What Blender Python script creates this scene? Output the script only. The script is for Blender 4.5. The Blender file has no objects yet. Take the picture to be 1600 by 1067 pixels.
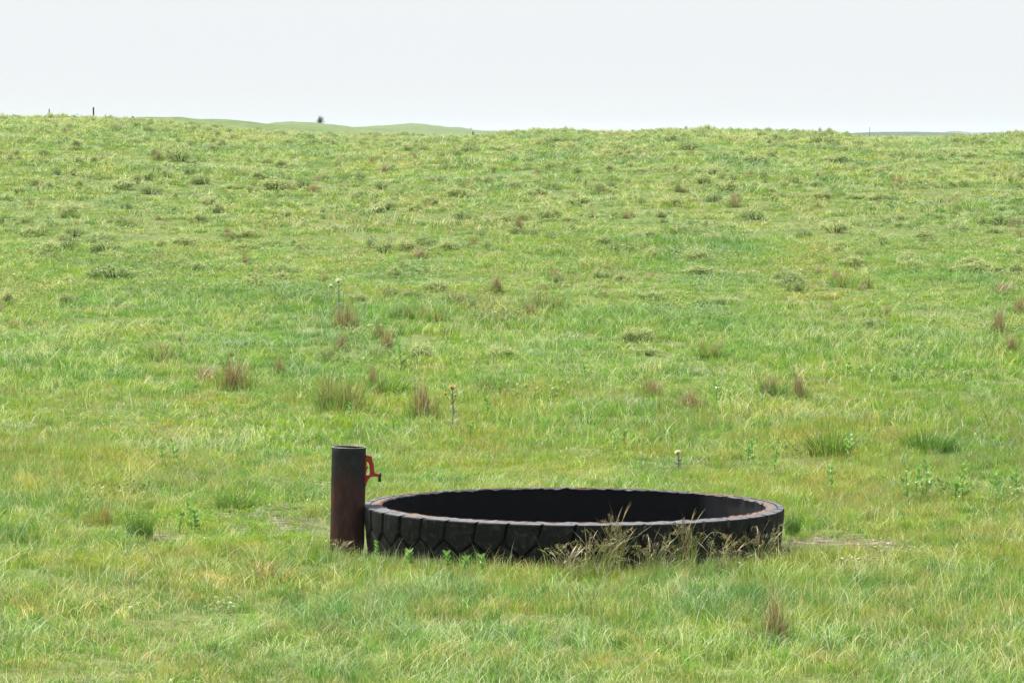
import bpy, math, random
import numpy as np
from mathutils import Vector, Matrix

rng = np.random.default_rng(11)
random.seed(5)
scene = bpy.context.scene
col = scene.collection
F = 6500.0            # focal length in pixels of the 1600 px wide photograph
HZ = 205.0            # row of the eye level
CAMH = 3.7
PITCH = math.atan((533.5 - HZ) / F)

# ------------------------------------------------------------------ helpers
def sstep(a, b, x):
    t = np.clip((x - a) / (b - a), 0, 1)
    return t * t * (3 - 2 * t)

class Noise:
    """smooth pseudo noise: sum of randomly turned sines, about -1..1"""
    def __init__(self, seed, scale, n=10):
        r = np.random.default_rng(seed)
        a = r.uniform(0, 2 * np.pi, n)
        k = r.uniform(0.6, 1.7, n) * 2 * np.pi / scale
        self.kx, self.ky, self.ph = np.cos(a) * k, np.sin(a) * k, r.uniform(0, 6.28, n)
        self.n = n
    def __call__(self, x, y):
        x = np.asarray(x, float)[..., None]; y = np.asarray(y, float)[..., None]
        w = np.sin(x * self.kx + y * self.ky + self.ph + 0.9 * np.sin(0.5 * (x * self.ky - y * self.kx)))
        return w.sum(-1) / math.sqrt(self.n) * 0.9

N2, N5, N14, N40 = Noise(1, 1.6), Noise(2, 5), Noise(3, 14), Noise(4, 40)
NC1, NC2, NC3, NC4 = Noise(21, 7), Noise(22, 3.2), Noise(23, 11), Noise(24, 2.0)

PR = [0, 6, 12, 18, 23, 36.4, 45, 50, 55, 60, 65, 72, 80, 88, 95, 102, 110, 120, 130, 140, 150, 165, 190, 230, 290, 400, 12000]
PZ = [2.1, 1.9, 1.15, .35, .03, 0, .06, .17, .33, .54, .78, 1.15, 1.57, 2.0, 2.36, 2.7, 3.02, 3.32, 3.52, 3.64, 3.69, 3.55, 2.9, 1.9, 1.7, 3.05, -16.0]
CX = [-600, 0, 80, 150, 250, 330, 420, 500, 600, 700, 760, 800, 870, 930, 1000, 1050, 1130, 1200, 1295, 1340, 1450, 1520, 1600, 2200]
CY = [184, 184.5, 185, 187.5, 193, 199.5, 207.5, 211.5, 214, 216, 214, 209, 205, 208.5, 208, 205, 204.5, 207, 209, 216.5, 217, 215, 210.5, 207]
# far hills: (image column, image row of the top, distance, half width in columns, depth)
RIDGES = [(350, 70, [(60, 215), (140, 191), (200, 187), (250, 185), (285, 184), (330, 187), (380, 191), (430, 195.5), (480, 200), (540, 206), (600, 214)]),
          (800, 130, [(330, 214), (380, 200), (415, 194.5), (432, 191.7), (455, 190), (490, 191.5), (520, 195), (550, 198.5), (590, 201), (640, 206), (700, 214)]),
          (1150, 180, [(500, 212), (550, 200), (580, 197.3), (610, 195.6), (640, 193), (660, 193.6), (680, 196.5), (700, 199), (740, 203), (790, 209), (830, 214)]),
          (1800, 300, [(640, 212), (680, 200.5), (705, 198.5), (720, 199), (740, 203), (760, 204.5), (800, 206), (850, 208), (900, 214)]),
          (3200, 500, [(640, 212), (700, 206), (750, 204.5), (830, 205), (900, 208), (960, 213)]),
          (2400, 350, [(1270, 214), (1310, 209.5), (1350, 207.2), (1400, 206.2), (1450, 206.5), (1490, 208), (1530, 212)]),
          (5600, 700, [(1200, 212), (1290, 208.5), (1330, 208.3), (1470, 208.3), (1482, 205), (1500, 205.4), (1515, 207.6), (1560, 206.6), (1600, 205), (1700, 205)])]

def ground(x, y):
    x = np.asarray(x, float); y = np.asarray(y, float)
    r = np.hypot(x, y)
    az = np.arctan2(x, y)
    px = 800 + F * np.tan(np.clip(az, -1.2, 1.2))
    z = np.interp(r, PR, PZ)
    # slope of the flat smoothed with a soft bowl
    cz = (HZ - np.interp(px, CX, CY)) / F * 150 - .08
    z = z + (cz + .04) * sstep(70, 148, r) * (1 - sstep(190, 320, r))
    z = z + 0.012 * N2(x, y) * sstep(24, 30, r) * (1 - sstep(250, 400, r))
    z = z + N5(x, y) * (0.012 + 0.016 * sstep(45, 80, r)) * sstep(38, 50, r)
    z = z + N14(x, y) * 0.055 * sstep(48, 75, r) * (1 - sstep(105, 135, r))
    z = z + 0.05 * N5(x, y) * sstep(200, 260, r)
    far = 0 * z
    for (d, dep, prof_) in RIDGES:
        rx_, ry_ = zip(*prof_)
        base = np.interp(r, PR, PZ)
        top = CAMH + d * (HZ - np.interp(px, rx_, ry_)) / F
        far = np.maximum(far, np.where(r > 200, np.maximum(top - base, 0) * np.exp(-((r - d) / dep) ** 2), 0))
    z = z + far + .02 * np.minimum(far, 3) * N5(x*.5, y*.2)
    z = z + np.where(np.abs(px - 800) > 1100, 1.0, 0) * sstep(200, 900, r) * (N40(x * .05, y * .05) * 4)
    return z

RIGHT = Vector((1, 0, 0)); FWD = Vector((0, math.cos(PITCH), -math.sin(PITCH))); UP = Vector((0, math.sin(PITCH), math.cos(PITCH)))
_YS = np.concatenate([np.arange(20, 200, .05), np.geomspace(200, 8000, 3000)])
def at(X, Y, maxr=8000):
    """ground point seen at image column X, row Y"""
    d = FWD + RIGHT * ((X - 800) / F) - UP * ((Y - 533.5) / F)
    t = _YS / d.y
    z = CAMH + t * d.z
    g = ground(d.x * t, _YS)
    hit = np.nonzero((z <= g) & (_YS < maxr))[0]
    i = hit[0] if len(hit) else np.argmin(np.abs(z - g))
    return Vector((d.x * t[i], _YS[i], float(g[i])))
def on(X, dist):
    x = (X - 800) / F * dist
    return Vector((x, dist, float(ground(x, dist))))

def tag(o, label=None, cat=None, group=None, kind=None):
    if label: o['label'] = label
    if cat: o['category'] = cat
    if group: o['group'] = group
    if kind: o['kind'] = kind
    return o

def mesh_np(name, V, faces, tint=None, mats=(), midx=None, smooth=False):
    """faces: list of arrays (n,3) / (n,4)"""
    me = bpy.data.meshes.new(name)
    V = np.asarray(V, np.float32)
    loops = np.concatenate([f.ravel() for f in faces]).astype(np.int32)
    sizes = np.concatenate([np.full(len(f), f.shape[1]) for f in faces]).astype(np.int32)
    starts = np.concatenate([[0], np.cumsum(sizes)[:-1]]).astype(np.int32)
    me.vertices.add(len(V)); me.vertices.foreach_set('co', V.ravel())
    me.loops.add(len(loops)); me.loops.foreach_set('vertex_index', loops)
    me.polygons.add(len(sizes)); me.polygons.foreach_set('loop_start', starts); me.polygons.foreach_set('loop_total', sizes)
    for m in mats: me.materials.append(m)
    if midx is not None: me.polygons.foreach_set('material_index', np.asarray(midx, np.int32))
    me.polygons.foreach_set('use_smooth', np.full(len(sizes), smooth))
    if tint is not None:
        a = me.attributes.new('tint', 'FLOAT_COLOR', 'POINT')
        t = np.ones((len(V), 4), np.float32); t[:, :3] = tint
        a.data.foreach_set('color', t.ravel())
    me.update(calc_edges=True); me.validate()
    return me
def link(name, me, parent=None, loc=None):
    o = bpy.data.objects.new(name, me); col.objects.link(o)
    if parent: o.parent = parent
    if loc is not None: o.location = loc
    return o
def empty(name, loc, rz=0):
    o = bpy.data.objects.new(name, None); col.objects.link(o); o.location = loc; o.rotation_euler = (0, 0, rz)
    o.empty_display_size = .2
    return o

class Geo:
    """collects pieces with per vertex tints"""
    def __init__(s): s.V = []; s.T = []; s.Q = []; s.R = []; s.n = 0
    def add(s, V, T, quads=None, tris=None):
        V = np.asarray(V, float).reshape(-1, 3); T = np.broadcast_to(np.asarray(T, float), V.shape)
        s.V.append(V); s.T.append(T)
        if quads is not None and len(quads): s.Q.append(np.asarray(quads) + s.n)
        if tris is not None and len(tris): s.R.append(np.asarray(tris) + s.n)
        s.n += len(V)
    def mesh(s, name, mat, smooth=False):
        fs = []
        if s.Q: fs.append(np.concatenate(s.Q))
        if s.R: fs.append(np.concatenate(s.R))
        return mesh_np(name, np.concatenate(s.V), fs, np.concatenate(s.T), [mat], smooth=smooth)

def blades(g, n, rad, h, w, lean, colr, bend=(0, 0), droop=.25, seg=4, colvar=.18, tip=None, base_col=None, pos=None, r=rng, headw=0, spread=0.0):
    """n curved tapering blades. h,lean: (lo,hi); colr: list of colours; bend: mean wind lean xy"""
    if pos is None:
        a = r.uniform(0, 6.283, n); q = rad * np.sqrt(r.uniform(0, 1, n))
        P = np.stack([q * np.cos(a), q * np.sin(a)], 1)
    else: P = pos
    H = r.uniform(h[0], h[1], n) * r.uniform(.75, 1.1, n)
    ph = r.uniform(0, 6.283, n)
    L = r.uniform(lean[0], lean[1], n) * H
    D = np.stack([np.cos(ph), np.sin(ph)], 1) * L[:, None] + np.array(bend) * H[:, None] * r.uniform(.3, 1.3, n)[:, None]
    if spread: D = D + P * (spread / max(rad, .01)) * H[:, None]
    f = r.uniform(0, 6.283, n); W = r.uniform(w[0], w[1], n) * .5
    S = np.stack([np.cos(f), np.sin(f), np.zeros(n)], 1)
    C = np.array(colr, float)[r.integers(0, len(colr), n)] * (1 + r.uniform(-colvar, colvar, (n, 1))) * (1 + r.uniform(-.06, .06, (n, 3)))
    ts = np.linspace(0, 1, seg + 1)
    rows = []; cols = []
    dr = r.uniform(.3, 1.5, n) * droop
    for k, t in enumerate(ts):
        z = H * (t - dr * t ** 2.6)
        c = np.concatenate([P + D * (t ** 1.8), (z - (.02 if k == 0 else 0))[:, None]], 1)
        ww = W * (1 - t ** 1.7 * .97)
        if headw and t > .6: ww = ww + headw * math.sin((t - .6) / .4 * math.pi) * (.5 + .5 * (k % 2))
        cc = C
        if tip is not None: cc = C * (1 - t ** 2) + np.array(tip) * t ** 2
        if base_col is not None: cc = cc * min(1, t * 2.5) + np.array(base_col) * (1 - min(1, t * 2.5))
        rows.append((c - S * ww[:, None], c + S * ww[:, None])); cols.append(cc)
    V = np.stack([v for row in rows for v in row], 1)      # n, 2*(seg+1), 3
    T = np.stack([c for c in cols for _ in (0, 1)], 1)
    m = 2 * (seg + 1)
    q = np.concatenate([np.array([[2*k, 2*k+1, 2*k+3, 2*k+2]]) for k in range(seg)])
    Q = (np.arange(n)[:, None, None] * m + q[None]).reshape(-1, 4)
    g.add(V.reshape(-1, 3), T.reshape(-1, 3), quads=Q)

def leaves(g, P, N, L, W, C, up=.3, r=rng):
    """diamond leaves at P heading along N (n,3)"""
    n = len(P)
    N = N / np.linalg.norm(N, axis=1)[:, None]
    S = np.cross(N, r.normal(size=(n, 3))); S /= np.linalg.norm(S, axis=1)[:, None]
    B = np.cross(N, S)
    L = np.asarray(L)[:, None]; W = np.asarray(W)[:, None]
    v = np.stack([P, P + N*L*.35 + S*W*.5 + B*W*.12, P + N*L, P + N*L*.35 - S*W*.5 + B*W*.12, P + N * L * .75 + S * W * .33, P + N * L * .75 - S * W * .33], 1)
    Q = (np.arange(n)[:, None, None] * 6 + np.array([[0, 1, 4, 5], [0, 5, 3, 0]])[None, :1]).reshape(-1, 4)
    base = np.arange(n)[:, None, None] * 6
    Q = (base + np.array([[1, 4, 5, 3]])[None]).reshape(-1, 4)
    R = (base + np.array([[0, 1, 3], [4, 2, 5]])[None]).reshape(-1, 3)
    T = np.repeat(C, 6, axis=0)
    g.add(v.reshape(-1, 3), T, quads=Q, tris=R)

def tube(g, pts, rad, C, k=6, cap=True):
    pts = [Vector(p) for p in pts]; n = len(pts)
    rad = rad if hasattr(rad, '__len__') else [rad] * n
    V = []
    for i, p in enumerate(pts):
        d = (pts[min(i + 1, n - 1)] - pts[max(i - 1, 0)]).normalized()
        a = d.orthogonal().normalized() if abs(d.z) < .9 else d.cross(Vector((0, 1, 0))).normalized()
        b = d.cross(a)
        for j in range(k):
            t = 6.28318 * j / k
            V.append(p + (a * math.cos(t) + b * math.sin(t)) * rad[i])
    Q = [[i*k + j, i*k + (j+1) % k, (i+1)*k + (j+1) % k, (i+1)*k + j] for i in range(n-1) for j in range(k)]
    R = []
    if cap:
        V += [pts[0], pts[-1]]; a, b = n*k, n*k + 1
        R = [[a, (j+1) % k, j] for j in range(k)] + [[b, (n-1)*k + j, (n-1)*k + (j+1) % k] for j in range(k)]
    g.add([tuple(v) for v in V], C, quads=Q, tris=R)

# ------------------------------------------------------------------ materials
def newmat(name):
    m = bpy.data.materials.new(name); m.use_nodes = True
    nt = m.node_tree; nt.nodes.clear()
    out = nt.nodes.new('ShaderNodeOutputMaterial')
    return m, nt, out
def nd(nt, t, **kw):
    n = nt.nodes.new(t)
    for k, v in kw.items():
        if k in n.inputs: n.inputs[k].default_value = v
        else: setattr(n, k, v)
    return n
def ramp(nt, stops, fac):
    r = nt.nodes.new('ShaderNodeValToRGB'); e = r.color_ramp.elements
    while len(e) < len(stops): e.new(.5)
    for i, (p, c) in enumerate(stops): e[i].position = p; e[i].color = (*c, 1) if len(c) == 3 else c
    nt.links.new(fac, r.inputs[0]); return r.outputs[0]
def noise(nt, vec, scale, detail=4, rough=.6):
    n = nd(nt, 'ShaderNodeTexNoise'); n.inputs['Scale'].default_value = scale; n.inputs['Detail'].default_value = detail; n.inputs['Roughness'].default_value = rough
    nt.links.new(vec, n.inputs['Vector']); return n.outputs['Fac']
def mix(nt, a, b, f, mode='MIX'):
    m = nt.nodes.new('ShaderNodeMix'); m.data_type = 'RGBA'; m.blend_type = mode
    for s, v in ((m.inputs[0], f), (m.inputs[6], a), (m.inputs[7], b)):
        if hasattr(v, 'is_linked'): nt.links.new(v, s)
        else: s.default_value = v if isinstance(v, float) else (*v, 1)
    return m.outputs[2]

def plant_mat(name, transl=.38, gloss=.04, hue=True):
    m, nt, out = newmat(name)
    at_ = nd(nt, 'ShaderNodeAttribute', attribute_name='tint'); c = at_.outputs['Color']
    geo = nd(nt, 'ShaderNodeNewGeometry')
    if hue:
        f = noise(nt, geo.outputs['Position'], .55, 5, .65)
        v = ramp(nt, [(.32, (.82, .94, 1.12)), (.47, (.95, 1.0, 1.0)), (.58, (1.05, 1.02, .90)), (.72, (1.22, 1.06, .96))], f)
        c = mix(nt, c, v, 1.0, 'MULTIPLY')
        mp = nd(nt, 'ShaderNodeMapping'); mp.inputs['Scale'].default_value = (.42, .075, .3); nt.links.new(geo.outputs['Position'], mp.inputs['Vector'])
        v3 = ramp(nt, [(.30, (.72, .84, .86)), (.42, (.86, .95, .90)), (.52, (1.0, 1.02, .92)), (.60, (1.08, 1.0, .98)), (.72, (1.05, .90, .92))], noise(nt, mp.outputs[0], 1.0, 5, .62))
        c = mix(nt, c, v3, 1.0, 'MULTIPLY')
        f2 = noise(nt, geo.outputs['Position'], 3.1, 3, .7)
        v2 = ramp(nt, [(.3, (.68, .73, .70)), (.48, (.97, .98, .97)), (.72, (1.22, 1.18, 1.12))], f2)
        c = mix(nt, c, v2, 1.0, 'MULTIPLY')
    d = nd(nt, 'ShaderNodeBsdfDiffuse'); nt.links.new(c, d.inputs['Color'])
    t = nd(nt, 'ShaderNodeBsdfTranslucent')
    c2 = mix(nt, c, (1.0, 1.08, .70), 1.0, 'MULTIPLY'); nt.links.new(c2, t.inputs['Color'])
    s = nd(nt, 'ShaderNodeMixShader'); s.inputs[0].default_value = transl
    nt.links.new(d.outputs[0], s.inputs[1]); nt.links.new(t.outputs[0], s.inputs[2])
    gl = nd(nt, 'ShaderNodeBsdfGlossy'); gl.inputs['Roughness'].default_value = .42; gl.inputs['Color'].default_value = (1, 1, 1, 1)
    s2 = nd(nt, 'ShaderNodeMixShader'); s2.inputs[0].default_value = gloss
    nt.links.new(s.outputs[0], s2.inputs[1]); nt.links.new(gl.outputs[0], s2.inputs[2])
    nt.links.new(s2.outputs[0], out.inputs[0])
    return m
M_GRASS = plant_mat('grass_blades', .42, .022)
M_LEAF = plant_mat('leaf', .36, .025, hue=False)
M_SHRUB = plant_mat('shrub_leaf', .5, .03, hue=False)
M_DRY = plant_mat('dry_grass', .25, .03, hue=False)

def ground_mat():
    m, nt, out = newmat('prairie_ground')
    geo = nd(nt, 'ShaderNodeNewGeometry'); P = geo.outputs['Position']
    bare = nd(nt, 'ShaderNodeAttribute', attribute_name='tint')
    sep = nd(nt, 'ShaderNodeSeparateColor'); nt.links.new(bare.outputs['Color'], sep.inputs[0])
    dirt = ramp(nt, [(.34, (.04, .03, .022)), (.47, (.11, .088, .06)), (.56, (.20, .175, .115)), (.7, (.33, .295, .21))], noise(nt, P, 6, 6, .7))
    litter = ramp(nt, [(.3, (.06, .085, .025)), (.5, (.13, .17, .05)), (.68, (.24, .24, .10))], noise(nt, P, 9, 6, .75))
    far1 = ramp(nt, [(.30, (.055, .10, .038)), (.45, (.10, .155, .055)), (.56, (.155, .20, .075)), (.72, (.23, .235, .13))], noise(nt, P, .55, 9, .72))
    fbig = ramp(nt, [(.3, (.86, .93, .95)), (.6, (1.08, 1.04, .98))], noise(nt, P, .035, 4, .6))
    far1 = mix(nt, far1, fbig, 1.0, 'MULTIPLY')
    c = mix(nt, litter, dirt, sep.outputs[0])
    c = mix(nt, c, far1, sep.outputs[1])
    wood = ramp(nt, [(.3, (.025, .045, .025)), (.6, (.06, .09, .045))], noise(nt, P, .02, 6, .7))
    c = mix(nt, c, wood, sep.outputs[2])
    b = nd(nt, 'ShaderNodeBsdfPrincipled'); b.inputs['Roughness'].default_value = .95; b.inputs['Specular IOR Level'].default_value = .1
    nt.links.new(c, b.inputs['Base Color'])
    bp = nd(nt, 'ShaderNodeBump'); bp.inputs['Strength'].default_value = .8; bp.inputs['Distance'].default_value = .03
    nt.links.new(noise(nt, P, 14, 6, .7), bp.inputs['Height']); nt.links.new(bp.outputs[0], b.inputs['Normal'])
    nt.links.new(b.outputs[0], out.inputs[0])
    return m

def rubber_mat(name, cols, rough=.75, scale=7, bump=.35, dust=None, rust=False, spec=.35, lit_patch=None):
    m, nt, out = newmat(name)
    tc = nd(nt, 'ShaderNodeTexCoord'); P = tc.outputs['Object']
    c = ramp(nt, cols, noise(nt, P, scale, 8, .7))
    if dust:
        f = ramp(nt, [(.52, (0, 0, 0)), (.68, (1, 1, 1))], noise(nt, P, 19, 8, .75))
        c = mix(nt, c, dust, f)
    if rust:
        a = nd(nt, 'ShaderNodeAttribute', attribute_name='tint'); s = nd(nt, 'ShaderNodeSeparateColor'); nt.links.new(a.outputs['Color'], s.inputs[0])
        nz = noise(nt, P, 34, 6, .8)
        ad = nd(nt, 'ShaderNodeMath', operation='ADD'); nt.links.new(s.outputs[0], ad.inputs[0]); nt.links.new(nz, ad.inputs[1])
        f = ramp(nt, [(.93, (0, 0, 0)), (1.0, (1, 1, 1))], ad.outputs[0])
        # shift so that the sum reaches past one only where the band is rusty
        sc = nd(nt, 'ShaderNodeMath', operation='MULTIPLY'); sc.inputs[1].default_value = .74; nt.links.new(ad.outputs[0], sc.inputs[0])
        f = ramp(nt, [(.66, (0, 0, 0)), (.84, (1, 1, 1))], sc.outputs[0])
        rc = ramp(nt, [(.3, (.09, .045, .028)), (.55, (.22, .125, .075)), (.75, (.34, .26, .19))], noise(nt, P, 60, 4, .7))
        c = mix(nt, c, rc, f)
    if lit_patch:
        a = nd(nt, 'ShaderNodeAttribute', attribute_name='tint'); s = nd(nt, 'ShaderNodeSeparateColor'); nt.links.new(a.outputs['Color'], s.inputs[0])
        c = mix(nt, c, lit_patch, s.outputs[1])  # blend in the paler colour of the painted sunlit patch
    b = nd(nt, 'ShaderNodeBsdfPrincipled'); b.inputs['Roughness'].default_value = rough; b.inputs['Specular IOR Level'].default_value = spec
    nt.links.new(c, b.inputs['Base Color'])
    bp = nd(nt, 'ShaderNodeBump'); bp.inputs['Strength'].default_value = bump; bp.inputs['Distance'].default_value = .01
    nt.links.new(noise(nt, P, 30, 8, .7), bp.inputs['Height']); nt.links.new(bp.outputs[0], b.inputs['Normal'])
    nt.links.new(b.outputs[0], out.inputs[0])
    return m
M_TREAD = rubber_mat('tread_rubber', [(.3, (.005, .005, .006)), (.55, (.0105, .011, .011)), (.75, (.030, .030, .029))], dust=(.05, .049, .046), spec=.18)
M_CARC = rubber_mat('carcass_rubber', [(.3, (.003, .003, .0045)), (.7, (.007, .007, .009))], .8, bump=.15, spec=.12, lit_patch=(.050, .047, .047))
M_CUT = rubber_mat('cut_rubber', [(.3, (.045, .045, .05)), (.5, (.115, .112, .12)), (.72, (.23, .222, .232))], .8, 16, .6, rust=True)

def pipe_mat():
    m, nt, out = newmat('weathered_pipe')
    tc = nd(nt, 'ShaderNodeTexCoord'); P = tc.outputs['Object']
    sp = nd(nt, 'ShaderNodeSeparateXYZ'); nt.links.new(P, sp.inputs[0])
    mp = nd(nt, 'ShaderNodeMapping'); mp.inputs['Scale'].default_value = (1, 1, .35); nt.links.new(P, mp.inputs['Vector'])
    nz = noise(nt, mp.outputs[0], 5, 7, .65)
    a = nd(nt, 'ShaderNodeMath', operation='MULTIPLY_ADD'); nt.links.new(nz, a.inputs[0]); a.inputs[1].default_value = .9; nt.links.new(sp.outputs[2], a.inputs[2])
    sc_ = nd(nt, 'ShaderNodeMath', operation='MULTIPLY'); nt.links.new(a.outputs[0], sc_.inputs[0]); sc_.inputs[1].default_value = .84
    f = ramp(nt, [(.84, (1, 1, 1)), (1.0, (0, 0, 0))], sc_.outputs[0])
    grey = ramp(nt, [(.3, (.011, .012, .012)), (.6, (.024, .025, .024)), (.8, (.055, .048, .044))], noise(nt, P, 12, 8, .7))
    red = ramp(nt, [(.3, (.028, .012, .011)), (.55, (.060, .024, .020)), (.75, (.12, .058, .042))], noise(nt, mp.outputs[0], 14, 8, .7))
    c = mix(nt, grey, red, f)
    b = nd(nt, 'ShaderNodeBsdfPrincipled'); b.inputs['Roughness'].default_value = .65; b.inputs['Specular IOR Level'].default_value = .2
    nt.links.new(c, b.inputs['Base Color'])
    bp = nd(nt, 'ShaderNodeBump'); bp.inputs['Strength'].default_value = .25; bp.inputs['Distance'].default_value = .004
    nt.links.new(noise(nt, P, 45, 6, .7), bp.inputs['Height']); nt.links.new(bp.outputs[0], b.inputs['Normal'])
    nt.links.new(b.outputs[0], out.inputs[0])
    return m
M_PIPE = pipe_mat()
M_RIM = rubber_mat('bare_steel', [(.3, (.16, .14, .13)), (.7, (.36, .33, .31))], .5, 20, .2)
M_RED = rubber_mat('red_paint', [(.3, (.32, .022, .016)), (.6, (.50, .042, .026)), (.8, (.50, .09, .05))], .55, 22, .2, dust=(.14, .02, .015))
M_IRON = rubber_mat('dark_iron', [(.3, (.02, .014, .012)), (.7, (.07, .04, .03))], .6, 30, .3)
M_WIRE = rubber_mat('rusty_wire', [(.3, (.20, .08, .035)), (.7, (.42, .22, .11))], .8, 30, .2)
M_WOOD = rubber_mat('post_wood', [(.3, (.05, .042, .038)), (.7, (.12, .10, .09))], .9, 12, .4)
M_STEEL = rubber_mat('post_steel', [(.3, (.06, .065, .06)), (.7, (.12, .12, .11))], .6, 12, .2)
M_BARK = rubber_mat('bark', [(.3, (.07, .05, .04)), (.7, (.15, .11, .085))], .9, 30, .4)

# ------------------------------------------------------------------ ground
DIRT = [(440, 818, 75, 13), (222, 842, 34, 10), (395, 806, 45, 8), (480, 800, 40, 10), (1300, 856, 95, 24), (1250, 862, 45, 20), (185, 822, 28, 8), (525, 868, 32, 10), (870, 885, 40, 5)]
DP = []
for (X, Y, w, h) in DIRT:
    d = FWD - UP * ((Y - 533.5) / F) + RIGHT * ((X - 800) / F)
    t = -CAMH / d.z
    DP.append((d.x * t, d.y * t, w / F * t, max(.25, h / F * t * t / CAMH)))
TC = Vector(((896.5 - 800) / F * 36.4, 36.4, 0)); TR = 1.85
def bareness(x, y):
    b = np.zeros_like(np.asarray(x, float))
    for (cx, cy, w, h) in DP:
        q = ((x - cx) / w) ** 2 + ((y - cy) / h) ** 2
        b = np.maximum(b, np.exp(-q * .8))
    b = b * (1 + .45 * NC4(x * 2, y * 2))
    b = np.maximum(b, np.where(np.hypot(x - TC.x, y - TC.y) < TR - .03, 1., 0))
    return np.clip(b * 1.25, 0, 1)

th = np.concatenate([np.linspace(-math.pi, -.3, 60)[:-1], np.linspace(-.3, -.135, 22)[:-1], np.linspace(-.135, .135, 300), np.linspace(.135, .3, 22)[1:], np.linspace(.3, math.pi, 60)[1:-1]])
rr = np.concatenate([np.linspace(1, 24, 14)[:-1], np.linspace(24, 60, 180)[:-1], np.linspace(60, 170, 190)[:-1], np.linspace(170, 420, 70)[:-1], np.geomspace(420, 8600, 110)])
A, R = np.meshgrid(th, rr)
X = R * np.sin(A); Y = R * np.cos(A); Z = ground(X, Y)
nt_, nr_ = len(th), len(rr)
V = np.stack([X, Y, Z], -1).reshape(-1, 3)
V = np.concatenate([V, [[0, 0, float(ground(0, 0.01))]]])
ii, jj = np.meshgrid(np.arange(nr_ - 1), np.arange(nt_), indexing='ij'); j2 = (jj + 1) % nt_
Q = np.stack([ii * nt_ + jj, (ii + 1) * nt_ + jj, (ii + 1) * nt_ + j2, ii * nt_ + j2], -1).reshape(-1, 4)
TRI = np.stack([np.full(nt_, len(V) - 1), np.arange(nt_), (np.arange(nt_) + 1) % nt_], 1)
T = np.zeros((len(V), 3)); T[:, 0] = bareness(V[:, 0], V[:, 1]); T[:, 1] = sstep(60, 150, np.hypot(V[:, 0], V[:, 1]))
T[:, 2] = sstep(1500, 2200, np.hypot(V[:, 0], V[:, 1]))
T[:, 1] = np.maximum(T[:, 1], (1 - sstep(18, 25, np.hypot(V[:, 0], V[:, 1]))))
g_o = link('ground', mesh_np('ground', V, [Q[:, ::-1], TRI[:, ::-1]], T, [ground_mat()], smooth=True))
tag(g_o, kind='structure')
# make sure normals look up
if g_o.data.polygons[1000].normal.z < 0: g_o.data.flip_normals()

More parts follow.
